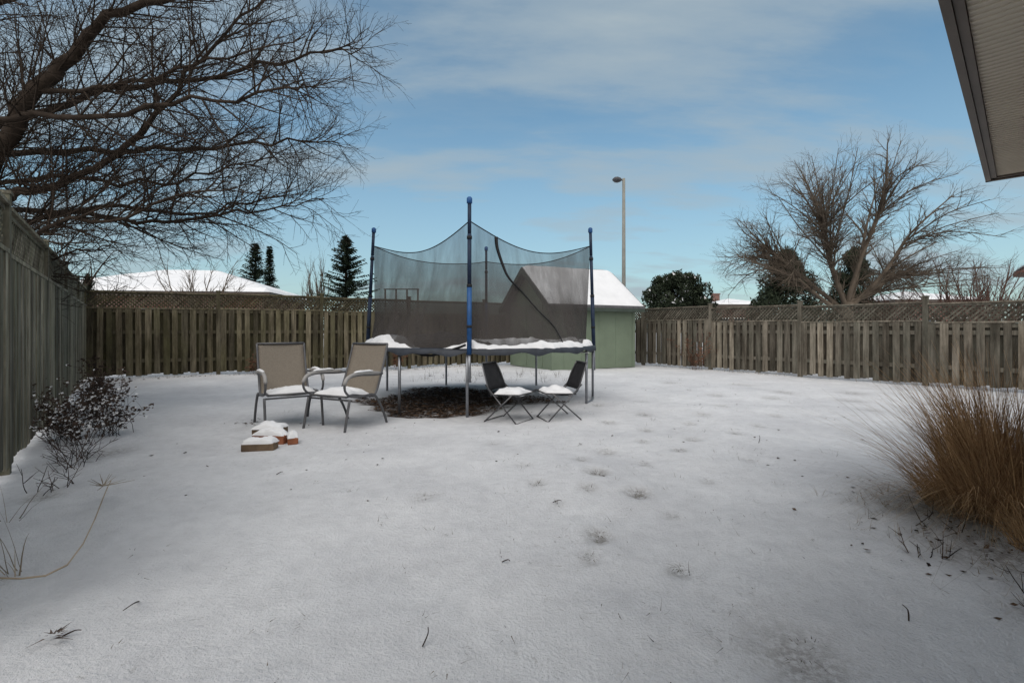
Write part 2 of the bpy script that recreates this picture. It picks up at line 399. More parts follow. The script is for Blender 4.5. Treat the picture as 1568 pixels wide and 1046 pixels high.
def big_tree():
    rng=random.Random(11); mb=MB()
    T0=Vector((-9.4,7.0,0))
    mb.tube(smoothpts([T0,T0+Vector((.1,0,1.0)),T0+Vector((.3,-.1,1.9)),T0+Vector((.5,-.1,3.2)),T0+Vector((.4,.1,5)),T0+Vector((.9,.2,8))]),
        [.36-.012*i for i in range(21)],10)
    limbs=[
     ([(-9.1,6.9,2.0),(-8.0,6.6,2.8),(-6.88,6.5,3.55),(-6.40,6.4,4.2),(-5.83,6.4,4.75),(-5.3,6.3,5.22),(-4.2,6.2,5.45),(-3.0,6.0,5.9)],.15,.015),
     ([(-9.1,6.9,1.9),(-8.0,6.9,2.7),(-6.9,6.6,2.95),(-6.36,6.5,3.05),(-5.4,6.6,3.5),(-4.7,6.6,4.2),(-4.1,6.6,5.0),(-3.3,6.5,5.6)],.08,.012),
     ([(-8.9,6.9,3.4),(-7.6,7.2,4.2),(-6.4,7.3,4.7),(-5.2,7.2,4.8),(-4.0,7.1,4.95),(-2.9,7.0,5.15),(-2.2,7.0,5.2)],.065,.008),
     ([(-8.9,6.9,3.0),(-7.4,6.2,3.5),(-6.2,6.0,3.8),(-5.0,5.9,3.75),(-3.9,5.9,3.95),(-2.9,5.9,4.1),(-2.5,5.9,4.15)],.055,.007),
     ([(-9.0,6.9,2.3),(-7.6,7.3,2.7),(-6.6,7.3,2.9),(-5.6,7.2,2.75),(-4.6,7.2,2.8),(-3.7,7.2,2.95),(-2.8,7.2,3.1)],.05,.006),
     ([(-9.0,6.9,2.1),(-7.6,6.3,2.25),(-6.6,6.2,2.2),(-5.8,6.2,2.5),(-5.0,6.2,2.6),(-4.1,6.1,2.9),(-3.3,6.0,2.85)],.045,.006),
     ([(-8.9,6.9,4.2),(-7.4,6.4,5.0),(-6.0,6.2,5.7),(-4.8,6.0,6.0),(-3.6,6.0,6.4)],.08,.015),
     ([(-8.9,6.9,3.8),(-7.7,7.8,4.0),(-6.4,8.2,4.2),(-5.2,8.4,4.3),(-4.0,8.6,4.5),(-3.1,8.7,4.5)],.06,.008),
     ([(-9.0,6.9,2.8),(-8.0,8.0,3.1),(-6.9,8.6,3.3),(-5.8,8.9,3.3),(-4.7,9.1,3.6),(-3.9,9.2,3.7)],.05,.006),
     ([(-6.2,6.4,4.3),(-5.4,6.3,4.3),(-4.5,6.2,4.4),(-3.6,6.1,4.6),(-2.6,6.1,4.85)],.035,.006),
     ([(-9.0,6.9,1.8),(-8.2,6.6,1.95),(-7.3,6.4,2.0),(-6.5,6.4,1.95),(-5.9,6.4,2.15),(-5.3,6.4,2.25)],.04,.005),
     ([(-8.9,6.9,3.2),(-7.6,6.7,3.1),(-6.4,6.8,3.3),(-5.2,6.8,3.2),(-4.2,6.8,3.35),(-3.2,6.8,3.6)],.045,.006),
     ([(-8.9,7,5.5),(-7.6,7.2,6.6),(-6.0,7.2,7.2),(-4.5,7.2,7.4)],.10,.02),
     ([(-8.9,7,5.0),(-10.4,7.8,6.0),(-11.4,8.4,7)],.10,.02),
    ]
    P=[(.16,.8,1.75,25,60,.013,.045,.11),(.115,.30,.75,25,58,.006,.045,.11),(.08,.12,.36,25,58,.003,.03,.10)]
    for pts,r0,r1 in limbs:
        sp_=smoothpts(pts,4)
        for i in range(2,len(sp_)-1): sp_[i]=sp_[i]+Vector((rng.gauss(0,.02),rng.gauss(0,.03),rng.gauss(0,.03)))
        sub(mb,sp_,r0,r1,0,P,rng)
    mb.obj('bare_tree',BARK,smooth=True)
big_tree()

def vase_tree(base,limb_ends,fork,r,P,mat,seed,name='bare_tree',rl=.07,bulge=.12):
    rng=random.Random(seed); mb=MB(); b_=Vector(base); f=b_+Vector(fork)
    mb.tube([b_,b_+(f-b_)*.5+Vector((.03,0,0)),f],[r*1.2,r,r*.9],8)
    for e in limb_ends:
        E=b_+Vector(e); mid=f.lerp(E,.5); 
        hv=Vector((E.x-f.x,E.y-f.y,0)); mid+=hv*bulge-Vector((0,0,bulge*.3*(E-f).length))+Vector((rng.uniform(-.15,.15),rng.uniform(-.15,.15),0))
        pts=smoothpts([f-Vector((0,0,rng.uniform(.1,.5))),f.lerp(mid,.5)+Vector((rng.uniform(-.1,.1),0,0)),mid,mid.lerp(E,.5)+Vector((rng.uniform(-.15,.15),0,.05)),E],3)
        sub(mb,pts,rl*rng.uniform(.7,1.1),.007,0,P,rng)
    mb.obj(name,mat,smooth=True)

def spreading_tree():
    """short trunk, a few heavy scaffold limbs, each carrying secondary limbs out to a rounded crown"""
    rng=random.Random(31); mb=MB(); b_=Vector((10.35,15,0)); f=b_+Vector((.05,0,2.0))
    mb.tube([b_,b_+Vector((.05,0,1.1)),f],[.25,.19,.17],9)
    prim=[(-2.9,.6,4.1),(-1.9,-1.0,5.4),(-.7,1.2,6.3),(.6,-.9,6.4),(1.8,1.0,5.9),(2.9,-.5,5.0),(3.5,.8,3.8),(-3.1,-.4,2.9),(2.6,.6,2.9)]
    P=[(.18,.5,1.25,25,55,.016,.03,.10),(.14,.28,.7,22,50,.008,.03,.10),(.12,.16,.42,20,48,.0047,.02,.10)]
    prs=[]
    for pe in prim:
        E=b_+Vector((pe[0],pe[1],pe[2]+.2)); m1=f.lerp(E,.3)+Vector((pe[0]*.06,pe[1]*.06,-.05)); m2=f.lerp(E,.65)+Vector((rng.uniform(-.2,.2),rng.uniform(-.2,.2),rng.uniform(-.1,.2)))
        pts=smoothpts([f-Vector((0,0,rng.uniform(.0,.5))),m1,m2,E],4); prs.append(pts)
        sub(mb,pts,.078,.012,0,P,rng,.45)
    for i in range(64):
        th=rng.uniform(rad(-12),rad(192)); ph=rng.uniform(-1,1)
        rx,rz=3.75,3.9
        X=math.cos(th)*rx*math.sqrt(1-.45*ph*ph)*rng.uniform(.78,1.0); Z=2.9+max(-.7,math.sin(th)*rz*math.sqrt(1-.4*ph*ph)*rng.uniform(.80,1.0)); Y=ph*2.7
        E=b_+Vector((X,Y,Z)); pr=min(prs,key=lambda p:(p[-1]-E).length); t=rng.uniform(.3,.7)
        s_,d=at(pr,t); mid=s_.lerp(E,.5)+d*.25+Vector((rng.uniform(-.15,.15),0,rng.uniform(-.1,.1)))
        sub(mb,smoothpts([s_,s_+d*.15+(E-s_)*.12,mid,E],3),.030,.007,0,P[:],rng,.55)
    mb.obj('bare_tree',BARK2,smooth=True)
spreading_tree()
rr=random.Random(5)
ends=[(rr.uniform(-2.2,2.2),rr.uniform(-1.5,1.5),rr.uniform(3.6,6.0)) for _ in range(16)]
vase_tree((-13.4,20.6,0),[(a*.75,b_*.7,c*.72) for a,b_,c in ends],(0,0,1.6),.12,[(.28,.5,1.0,20,45,.016,.06,.08),(.2,.25,.6,20,45,.009,.05,.08)],BARK2,7,rl=.045)
ends=[(rr.uniform(-.5,.5),rr.uniform(-.5,.5),rr.uniform(3.2,4.9)) for _ in range(16)]
vase_tree((-10.1,25,0),ends,(0,0,1.2),.12,[(.3,.5,1.1,10,25,.018,.08,.05),(.25,.3,.6,10,25,.01,.05,.08)],BARK2,8,rl=.04)
for bx,by,s in ((15.3,16.2,1.0),(16.8,16.8,.95),(14.1,17.5,.7),(12.9,16.6,.5)):
    ends=[(rr.uniform(-1.4,1.4)*s,rr.uniform(-1.2,1.2)*s,rr.uniform(2.2,3.9)*s) for _ in range(20)]
    vase_tree((bx,by,0),ends,(0,0,.6),.09,[(.18,.4,1.0,15,40,.013,.07,.06),(.14,.2,.5,15,40,.0085,.05,.08)],BARKR,int(bx*10),'bare_shrub',rl=.03)
ends=[(rr.uniform(-2.2,2.2),rr.uniform(-1.5,1.5),rr.uniform(2.2,4.2)) for _ in range(12)]
vase_tree((-13.2,13.5,0),ends,(0,0,1.5),.12,[(.35,.6,1.2,20,45,.02,.06,.08),(.25,.3,.7,20,45,.009,.05,.08)],BARK,21,rl=.05)

def spruce(x,y,h,r,seed,z0=.6):
    rng=random.Random(seed); mb=MB()
    mb.tube([(x,y,0),(x,y,h*.5),(x,y,h)],[.14,.08,.01],6,m=1)
    nb=int(52*h)
    for i in range(nb):
        t=rng.random()**.85; z=z0+(h-z0)*t
        L=r*(1-t)**.85*rng.uniform(.5,1.35)+.05
        a=rng.uniform(0,2*math.pi); dv=Vector((math.cos(a),math.sin(a),-.22+.5*t))
        side=Vector((-math.sin(a),math.cos(a),0)); k=max(3,int(L/.10))
        shade=rng.random()
        for j in range(k):
            f=(j+.6)/k; p=Vector((x,y,z))+dv*L*f+Vector((0,0,.14*f*f*L))
            for sd_ in (-1,1):
                ln=(.09+.24*(1-f))*rng.uniform(.6,1.2)*min(1,.4+r)
                tip=p+side*sd_*ln+dv*.10+Vector((0,0,rng.uniform(-.10,.03)))
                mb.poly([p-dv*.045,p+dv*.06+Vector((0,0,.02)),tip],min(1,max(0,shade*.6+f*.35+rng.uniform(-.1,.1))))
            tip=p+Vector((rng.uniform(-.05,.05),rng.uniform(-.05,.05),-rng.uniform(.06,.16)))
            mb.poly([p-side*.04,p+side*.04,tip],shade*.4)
    mb.obj('spruce_tree',[NEEDLE,BARK])
def U(px,D): return (px-784)/740*D
def Z(py,D): return 1.15+(505-py)/740*D
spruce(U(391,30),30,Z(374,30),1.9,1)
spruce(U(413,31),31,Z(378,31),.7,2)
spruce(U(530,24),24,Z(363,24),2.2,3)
def evergreen_blob(x,y,h,rx,ry,seed,mat,pw=1.0,n=9000,snow=0,z0=0.2,nl=70):
    rng=random.Random(seed); mb=MB()
    mb.tube([(x,y,0),(x,y,h*.8)],[.1,.03],6,m=1)
    lumps=[]
    for i in range(nl):
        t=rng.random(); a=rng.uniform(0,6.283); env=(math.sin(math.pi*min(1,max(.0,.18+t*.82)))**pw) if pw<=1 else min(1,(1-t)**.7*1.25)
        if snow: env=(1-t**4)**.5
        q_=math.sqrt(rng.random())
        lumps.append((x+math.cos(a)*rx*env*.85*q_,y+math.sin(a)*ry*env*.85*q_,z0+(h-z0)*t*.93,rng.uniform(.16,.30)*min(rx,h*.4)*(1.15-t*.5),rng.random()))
    for (lx,ly,lz,lr,sh) in lumps:
        mb.tube([(x,y,max(.1,lz-lr)),(lx,ly,lz)],[.02,.008],3,m=1,cap=False)
        for k in range(n//nl):
            v=Vector((rng.gauss(0,1),rng.gauss(0,1),rng.gauss(0,1))).normalized()*lr*rng.uniform(.6,1.15)
            p=Vector((lx,ly,lz))+v; s=rng.uniform(.05,.11)
            a_=Vector((rng.gauss(0,1),rng.gauss(0,1),rng.gauss(0,1))).normalized()*s
            b_=Vector((rng.gauss(0,1),rng.gauss(0,1),rng.gauss(0,1)+1)).normalized()*s*1.5
            if snow and v.z>lr*.55 and rng.random()<snow: mb.poly([p,p+a_,p+b_],1,2)
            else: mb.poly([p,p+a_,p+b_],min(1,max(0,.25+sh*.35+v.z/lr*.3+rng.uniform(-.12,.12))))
    return mb.obj('evergreen_tree' if h>3.6 else 'cedar_hedge',[mat,BARK,SNOW])
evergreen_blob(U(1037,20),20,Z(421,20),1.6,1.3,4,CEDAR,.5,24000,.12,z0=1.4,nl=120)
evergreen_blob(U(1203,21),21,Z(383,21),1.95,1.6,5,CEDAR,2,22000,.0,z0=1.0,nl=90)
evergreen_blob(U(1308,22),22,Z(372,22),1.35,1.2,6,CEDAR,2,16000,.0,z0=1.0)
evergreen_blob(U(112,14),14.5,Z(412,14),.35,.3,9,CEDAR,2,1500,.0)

# ------------------------------------------------------------------ neighbouring houses
def brickmat(name,c1,c2,mortar,scale=1.0):
    m,nt,b=newmat(name); tc=N(nt,'ShaderNodeTexCoord')
    s_=N(nt,'ShaderNodeSeparateXYZ'); nt.links.new(tc.outputs['Object'],s_.inputs[0])
    c_=N(nt,'ShaderNodeCombineXYZ'); nt.links.new(math_(nt,'ADD',s_.outputs[0],s_.outputs[1]),c_.inputs[0]); nt.links.new(s_.outputs[2],c_.inputs[1])
    br=N(nt,'ShaderNodeTexBrick'); nt.links.new(c_.outputs[0],br.inputs[0])
    br.inputs['Color1'].default_value=(*c1,1);br.inputs['Color2'].default_value=(*c2,1);br.inputs['Mortar'].default_value=(*mortar,1)
    br.inputs['Scale'].default_value=1; br.inputs['Brick Width'].default_value=.21; br.inputs['Row Height'].default_value=.075; br.inputs['Mortar Size'].default_value=.008
    nt.links.new(br.outputs[0],b.inputs['Base Color']); b.inputs['Roughness'].default_value=.9
    bump(nt,b,br.outputs[1],-.3,.01); return m
BR=brickmat('red_brick',(.17,.065,.045),(.11,.045,.034),(.22,.19,.17))
FASC=simple('brown_fascia',(.07,.055,.045),.5,.15,4)
GLASS=simple('window_glass',(.03,.04,.05),.1,.2,1,bs=0,spec=.6)
WHITE=simple('white_trim',(.6,.6,.58),.6,.05,4)
def house(name,cx,cy,wx,wy,he,hr,rz,seed,hip=True,chim=None,ov=.45):
    e=empty(name,(cx,cy,0),rz); mb=MB(); X,Y=wx/2,wy/2
    mb.box((-X,-Y,0),(wx,0,0),(0,wy,0),(0,0,he)); mb.obj('walls',BR,e)
    mb=MB()
    for k in range(3):
        x=-X+wx*(k+.5)/3-.5
        mb.box((x,-Y-.03,.95),(1.0,0,0),(0,.028,0),(0,0,1.15)); 
        mb.box((x-.07,-Y-.045,.88),(1.14,0,0),(0,.013,0),(0,0,.068),m=1); mb.box((x-.07,-Y-.045,2.102),(1.14,0,0),(0,.013,0),(0,0,.068),m=1)
        mb.box((x+.47,-Y-.045,.95),(.06,0,0),(0,.013,0),(0,0,1.15),m=1)
    mb.obj('windows',[GLASS,WHITE],e)
    X+=ov;Y+=ov
    mb=MB(); mb.box((-X,-Y,he-.2),(2*X,0,0),(0,2*Y,0),(0,0,.2)); mb.obj('fascia',FASC,e)
    mb=MB()
    nu,nv=40,24
    for i in range(nu+1):
        for j in range(nv+1):
            x=-X+2*X*i/nu; y=-Y+2*Y*j/nv
            t=(Y-abs(y))/Y
            if hip: t=min(t,(X-abs(x))/Y)
            z=he+.03+(hr-he)*t+(.05*float(fbm(np.array(x*.8),np.array(y*.8),seed)) if t>.02 else 0)+(.1 if t>.02 else 0)
            mb.v.append((x,y,z))
    for i in range(nu):
        for j in range(nv):
            a=i*(nv+1)+j; mb.face((a,a+nv+1,a+nv+2,a+1))
    if not hip:
        for sx in (-1,1):
            mb.poly([(sx*(X-.05),-Y,he),(sx*(X-.05),Y,he),(sx*(X-.05),0,hr)],m=1)
    mb.obj('roof',[SNOW,BR],e,smooth=False)
    if chim:
        mb=MB(); x,y,s,zt=chim; mb.box((x-s/2,y-s/2,he-1),(s,0,0),(0,s,0),(0,0,zt-he+1)); mb.box((x-s/2-.05,y-s/2-.05,zt),(s+.1,0,0),(0,s+.1,0),(0,0,.1)); mb.obj('chimney',BR,e)
    return e
house('neighbour_house',-17.3,26,9.8,7.0,2.9,4.2,rad(8),1)
house('neighbour_house',19.8,45,4.4,6,3.3,4.0,0,3,chim=(-.9,0,.6,4.4))
house('neighbour_house',35,43,6.4,6,3.6,4.4,0,4)
house('brick_house',30.3,20.5,9,8,3.9,5.8,rad(15),5,hip=False,chim=(-5.0,2.6,1.0,6.9))

def deck():
    mb=MB(); y=19.5; x0,x1=U(590,19.5),U(640,19.5)
    mb.abox(x0,x1,y,y+3,1.6,1.72)
    for i in range(4):
        x=x0+(x1-x0)*i/3; mb.abox(x-.03,x+.03,y-.03,y+.03,0,2.76)
    mb.abox(x0-.05,x1+.05,y-.05,y+.06,2.762,2.80)
    mb.abox(x0,x1,y-.02,y+.02,1.9,1.95)
    mb.obj('wooden_deck',simple('dark_stained_wood',(.09,.08,.07),.8,.3,6))
deck()

# ------------------------------------------------------------------ street lamp
def lamp():
    D=28; x=U(955,D); zt=Z(274,D); e=empty('street_lamp',(x,D,0))
    mb=MB(); mb.tube([(0,0,0),(0,0,zt)],[.13,.085],12); mb.tube([(0,0,0),(0,0,.5)],[.2,.19],12)
    mb.tube([(0,0,zt-.12),(-.20,0,zt-.05),(-.34,0,zt-.08)],[.05,.05,.045],8)
    mb.obj('pole',simple('concrete_pole',(.20,.20,.18),.7,.12,3),e,smooth=True)
    mb=MB()
    S=[(-.12,.06,.05),(-.20,.15,.12),(-.36,.22,.17),(-.52,.21,.15),(-.62,.10,.08),(-.67,.01,.01)]
    n=10
    for (xx,wy,wz) in S:
        for j in range(n):
            a=2*math.pi*j/n; mb.v.append((xx,wy*math.cos(a),zt-.07+wz*math.sin(a)))
    for i in range(len(S)-1):
        for j in range(n): mb.face((i*n+j,i*n+(j+1)%n,(i+1)*n+(j+1)%n,(i+1)*n+j))
    mb.obj('lamp_head',simple('dark_lamp_housing',(.05,.05,.055),.5,.2,6),e,smooth=True)
lamp()

# ------------------------------------------------------------------ own house eave
def own_house():
    e=empty('house')
    a=Vector((.727,.686,0));b_=Vector((.686,-.727,0));C=Vector((4.25,4.34,0)); up=Vector((0,0,1))
    q=lambda s,t,z:C-a*s+b_*t+up*z
    SOF=simple('beige_soffit',(.62,.56,.46),.5,.05,3,bs=0)
    mb=MB()
    mb.box(q(.075,.075,2.5),-a*8,b_*7,up*.02)
    s_=.09
    while s_<8: 
        mb.box(q(s_,.077,2.4925),-a*.010,b_*2.8,up*.0072); s_+=.05
    mb.obj('soffit',SOF,e)
    G=simple('brown_gutter',(.11,.088,.07),.45,.15,3,bs=0)
    mb=MB()
    for (o,d,w_,L) in ((q(0,0,0),-a,b_,8.2),(q(0,.0,0),b_,-a,7)):
        mb.box(o+up*2.468+w_*.002,d*L,w_*.035,up*.11,.3); mb.box(o+up*2.480+w_*.039+d*.04,d*(L-.1),w_*.034,up*.13,.8)
        mb.box(o+up*2.579-w_*.006,d*L,w_*.08,up*.012,.3)
    mb.obj('gutter',G,e)
    mb=MB()
    def blk(s0,s1,t0,t1,z0,z1): mb.box(q(s0,t0,z0),-a*(s1-s0),b_*(t1-t0),up*(z1-z0))
    blk(.5,2.7,.5,7,-.1,2.495); blk(2.702,9,3,7,-.1,2.495)
    mb.obj('walls',BR,e)
    mb=MB()
    mb.poly([q(.02,.02,2.6),q(3.5,3.5,3.93),q(8.2,3.5,3.93),q(8.2,.02,2.6)]); mb.poly([q(.02,.02,2.6),q(.02,7,2.6),q(3.5,3.5,3.93)])
    mb.poly([q(3.5,3.5,3.93),q(.02,7,2.6),q(8.2,7,2.6),q(8.2,3.5,3.93)])
    mb.obj('roof',SNOW,e)
own_house()

# ------------------------------------------------------------------ snow slabs
def snow_pad(name,parent,cx,cy,z,wx,wy,h,seed,mat=None,tilt=0,rough=1.0):
    mb=MB(); n=18
    for i in range(n+1):
        for j in range(n+1):
            u_=-1+2*i/n; v_=-1+2*j/n
            k=(1-abs(u_)**3.5)*(1-abs(v_)**3.5); k=max(0,k)**.5
            nz=float(fbm(np.array(u_*1.9*rough+seed),np.array(v_*1.9*rough),seed))
            wob=1+.14*(float(vn(np.array(u_*2+seed*3.),np.array(v_*2.),seed))-.5)
            mb.v.append((cx+u_*wx/2*wob,cy+v_*wy/2*wob,z+h*k*(.4+1.2*nz)+tilt*v_*wy/2))
    for i in range(n):
        for j in range(n):
            a=i*(n+1)+j; mb.face((a,a+n+1,a+n+2,a+1))
    return mb.obj(name,mat or SNOW,parent,smooth=True)

# ------------------------------------------------------------------ patio chairs
FRAME=simple('grey_powder_coat',(.10,.10,.105),.45,.15,12,.2,0)
ARM=simple('pale_arm_plastic',(.28,.27,.26),.5,.1,12,bs=0)
SLING=simple('taupe_sling',(.185,.16,.13),.85,.12,60,bs=.4)
def patio_chair(x,y,rz,seed):
    e=empty('patio_chair',(x,y,gz(x,y)-.01),rz)
    mb=MB(); ma=MB(); w=.285
    for s in (-1,1):
        mb.tube(smoothpts([(s*w,-.44,1.0),(s*w,-.38,.80),(s*w,-.30,.58),(s*w,-.235,.43),(s*w,-.17,.385),(s*w,0,.395),(s*w,.18,.425),(s*w,.27,.41)],3),.0135,8)
        X=s*(w+.035)
        mb.tube(smoothpts([(X,.34,0),(X,.30,.2),(X,.26,.38)],3),.015,8)
        mb.tube(smoothpts([(X,-.39,0),(X,-.30,.2),(X,-.16,.385),(X,-.02,.40)],3),.015,8)
        mb.tube(smoothpts([(X,-.02,.40),(X,.14,.40),(X,.27,.43),(X,.335,.50),(X,.325,.585),(X,.25,.635),(X,.1,.65),(X,-.15,.635),(s*(w+.01),-.33,.635)],3),.0135,8)
        ma.tube(smoothpts([(X,.345,.555),(X,.30,.625),(X,.20,.66),(X,.05,.668),(X,-.12,.658),(X,-.26,.65)],3),[.014]+[.022]*14+[.014],8)
    mb.tube([(-w,-.44,1.0),(w,-.44,1.0)],.0135,8); mb.tube([(-w,.27,.41),(w,.27,.41)],.0135,8)
    mb.tube([(-w-.035,-.16,.37),(w+.035,-.16,.37)],.011,6); mb.tube([(-w-.035,.25,.37),(w+.035,.25,.37)],.011,6)
    mb.obj('frame',FRAME,e,smooth=True); ma.obj('armrests',ARM,e,smooth=True)
    mb=MB(); prof=smoothpts([(0,-.442,1.0),(0,-.38,.80),(0,-.30,.58),(0,-.24,.44),(0,-.17,.39),(0,0,.39),(0,.18,.42),(0,.27,.412)],3)
    nx=8
    for p in prof:
        for i in range(nx+1):
            u_=-1+2*i/nx; mb.v.append((u_*w,p.y-.012*(1-u_*u_)*(1 if p.z>.5 else 0),p.z-.02*(1-u_*u_)*(1 if p.z<=.5 else 0)))
    for j in range(len(prof)-1):
        for i in range(nx):
            a=j*(nx+1)+i; mb.face((a,a+1,a+nx+2,a+nx+1))
    ob=mb.obj('sling',SLING,e,smooth=True); m=ob.modifiers.new('t','SOLIDIFY'); m.thickness=.004
    snow_pad('seat_snow',e,0,.03,.385,.56,.47,.10,seed,tilt=.08)
    for s in (-1,1): 
        snow_pad('arm_snow',e,s*(w+.035),.03,.685,.04,.30,.018,seed+3)
    return e
def face_dir(dx,dy): return math.atan2(dy,dx)-math.pi/2
patio_chair(-2.78,6.02,face_dir(.60,-.80),1)
patio_chair(-2.03,5.88,face_dir(-.42,-.90),2)

def folding_chair(x,y,rz,seed):
    e=empty('folding_chair',(x,y,gz(x,y)-.01),rz); mb=MB(); w=.21
    for s in (-1,1):
        X=s*w
        mb.tube(smoothpts([(X*.8,-.33,.74),(X*.95,-.26,.58),(X,-.18,.38),(X,-.06,.33)],3),.009,7)
        mb.tube([(X,-.16,.345),(X,.24,.365)],.009,7)
        mb.tube([(X*1.06,-.24,.47),(X*1.06,.22,0)],.009,7)
        mb.tube([(X*1.12,.16,.36),(X*1.12,-.25,0)],.009,7)
    for (yy,zz_) in ((.24,.365),(.22,.012),(-.25,.012),(-.16,.345)): mb.tube([(-w*1.05,yy,zz_),(w*1.05,yy,zz_)],.008,6)
    mb.tube([(-w*.8,-.33,.74),(w*.8,-.33,.74)],.009,6)
    mb.obj('frame',simple('dark_steel_tube',(.10,.10,.105),.4,.2,9,.6,0),e,smooth=True)
    mb=MB(); nx=6
    back=[(-.335,.745,.8),(-.30,.66,.87),(-.26,.57,.95),(-.215,.47,.98),(-.185,.40,.98)]
    seat=[(-.16,.35,1),(-.05,.335,1),(.1,.34,1),(.24,.37,1)]
    for pr in (back,seat):
        k=len(mb.v)
        for (yy,zz_,ww) in pr:
            for i in range(nx+1):
                u_=-1+2*i/nx; mb.v.append((u_*w*ww,yy-(.02*(1-u_*u_) if pr is back else 0),zz_-(.015*(1-u_*u_) if pr is seat else 0)))
        for j in range(len(pr)-1):
            for i in range(nx):
                a=k+j*(nx+1)+i; mb.face((a,a+1,a+nx+2,a+nx+1))
    ob=mb.obj('sling',BLACK,e,smooth=True); m=ob.modifiers.new('t','SOLIDIFY'); m.thickness=.005
    snow_pad('seat_snow',e,0,.045,.345,.40,.38,.08,seed)
folding_chair(-.02,6.22,face_dir(.86,-.5),5)
folding_chair(.60,6.30,face_dir(-.95,-.25),6)

# ------------------------------------------------------------------ trampoline
def trampoline():
    e=empty('trampoline'); cx,cy,R,zb=-.55,8.4,1.93,.86
    c2=lambda a,r=R,z=zb:Vector((cx+r*math.cos(a),cy+r*math.sin(a),z))
    mb=MB()
    mb.tube([c2(2*math.pi*i/64) for i in range(64)],.022,8,closed=True)
    def legtube(x,y): return math.atan2(y-cy,x-cx)
    legs=[(-.6,6.47),(-1.57,6.77),(1.14,7.5),(1.38,8.2),(.49,10.0),(-1.36,10.1),(-2.45,8.1),(-2.35,9.1)]
    for l_ in legs:
        a=legtube(*l_); mb.tube([c2(a,R,zb),c2(a,R,.0)+Vector((0,0,-.03))],.021,8)
    p_,q_=legtube(1.14,7.5),legtube(1.38,8.2)
    mb.tube([c2(p_+(q_-p_)*i/6,R,.015) for i in range(7)],.018,7)
    mb.obj('frame',STEEL,e,smooth=True)
    mb=MB(); n=64
    for i in range(n):
        a=2*math.pi*i/n; b_=2*math.pi*(i+1)/n
        mb.poly([c2(a,R-.28,zb-.03),c2(b_,R-.28,zb-.03),Vector((cx,cy,zb-.07))])
        mb.tube([c2(a,R-.01,zb),c2(a,R-.28,zb-.03)],.006,4)
    mb.obj('jumping_mat',BLACK,e)
    mb=MB(); ms=MB(); n=180
    for i in range(n):
        a=2*math.pi*i/n
        sag=.018*math.sin(a*19)+.012*math.sin(a*31+1)
        for (dr,dz) in [(-.30,.015),(-.26,.03),(-.1,.035),(.0,.035),(.035,.02),(.05,-.02),(.052,-.045)]:
            mb.v.append(tuple(c2(a,R+dr,zb+dz+sag*(dz<0))))
    m_=7
    for i in range(n):
        for j in range(m_-1): mb.face((i*m_+j,((i+1)%n)*m_+j,((i+1)%n)*m_+j+1,i*m_+j+1))
    mb.obj('safety_pad',simple('pad_dark_blue',(.03,.035,.045),.6,.3,8),e,smooth=True)
    n=420; k=12
    for i in range(n):
        a=2*math.pi*i/n
        f=float(fbm(np.array(math.cos(a)*4.6+4),np.array(math.sin(a)*4.6+4),4,3)); f2=float(fbm(np.array(math.cos(a)*16),np.array(math.sin(a)*16),8,3))
        H=.012+.24*max(0,f-.36)+.06*f2
        ad=(math.degrees(a)%360)
        heap=math.exp(-((ad-212)/20)**2)*.10; H+=heap
        gap=math.exp(-((ad-250)/13)**2); H*=1-.97*gap
        out=.045-.09*f2-.10*gap
        for j in range(k):
            t=j/(k-1); r_in=-.30-heap*3.0; rr_=r_in+(out-r_in)*t; hgt=max(0,1-abs(2*t-1)**3)**.5
            ms.v.append(tuple(c2(a,R+rr_,zb+.033-(.012 if t in(0,1) else 0)+H*hgt*(.7+.6*float(vn(np.array(a*14),np.array(t*3),2)))-gap*.03)))
    for i in range(n):
        for j in range(k-1): ms.face((i*k+j,((i+1)%n)*k+j,((i+1)%n)*k+j+1,i*k+j+1))
    ms.obj('pad_snow',SNOW,e,smooth=True)
    snow_pad('mat_snow',e,cx+.60,cy+.1,zb-.06,2.2,2.3,.17,12,rough=1.8)
    snow_pad('fallen_net_heap',e,cx-.35,cy-1.15,zb-.03,1.35,.75,.16,15,mat=BLACK,rough=2)
    snow_pad('fallen_net_fold',e,cx-.75,cy+.1,zb-.05,1.3,1.3,.24,17,mat=BLACK,rough=2)
    pa=[rad(-90.5),rad(0),rad(90),rad(180)]
    tops=[]; mp_=MB(); mq=MB(); mc=MB()
    for i,a in enumerate(pa):
        base=c2(a,R+.05,.45); topv=c2(a,R-.02 if i!=0 else R+.02,2.92)
        if i==3: topv=c2(a,R-.08,2.92)
        blue=i in(0,2)
        mq.tube([base.lerp(topv,.15),base.lerp(topv,.52)],.033,10,m=0 if blue else 1)
        mq.tube([base.lerp(topv,.523),base.lerp(topv,.80)],.028,10,m=1)
        mq.tube([base.lerp(topv,.803),base.lerp(topv,.975)],.026,10,m=1)
        mp_.tube([base,base.lerp(topv,.15)],.022,8)
        mc.tube([topv-Vector((0,0,.09)),topv-Vector((0,0,.085)),topv-Vector((0,0,.02)),topv],[.028,.038,.038,.02],10)
        for tz in (.30,.52,.78): 
            p=base.lerp(topv,tz); mc.tube([p-Vector((0,0,.02)),p+Vector((0,0,.02))],.036,10,m=1)
        tops.append((base,topv))
    mp_.obj('pole_sockets',STEEL,e,smooth=True); mq.obj('pole_sleeves',[BLUE,DKBLUE],e,smooth=True); mc.obj('pole_caps',[BLUE,BLACK],e,smooth=True)
    m,nt,b=newmat('black_safety_net'); b.inputs['Base Color'].default_value=(.062,.056,.053,1); b.inputs['Roughness'].default_value=.9
    b.inputs['Specular IOR Level'].default_value=.05
    tr=N(nt,'ShaderNodeBsdfTransparent'); mx=N(nt,'ShaderNodeMixShader')
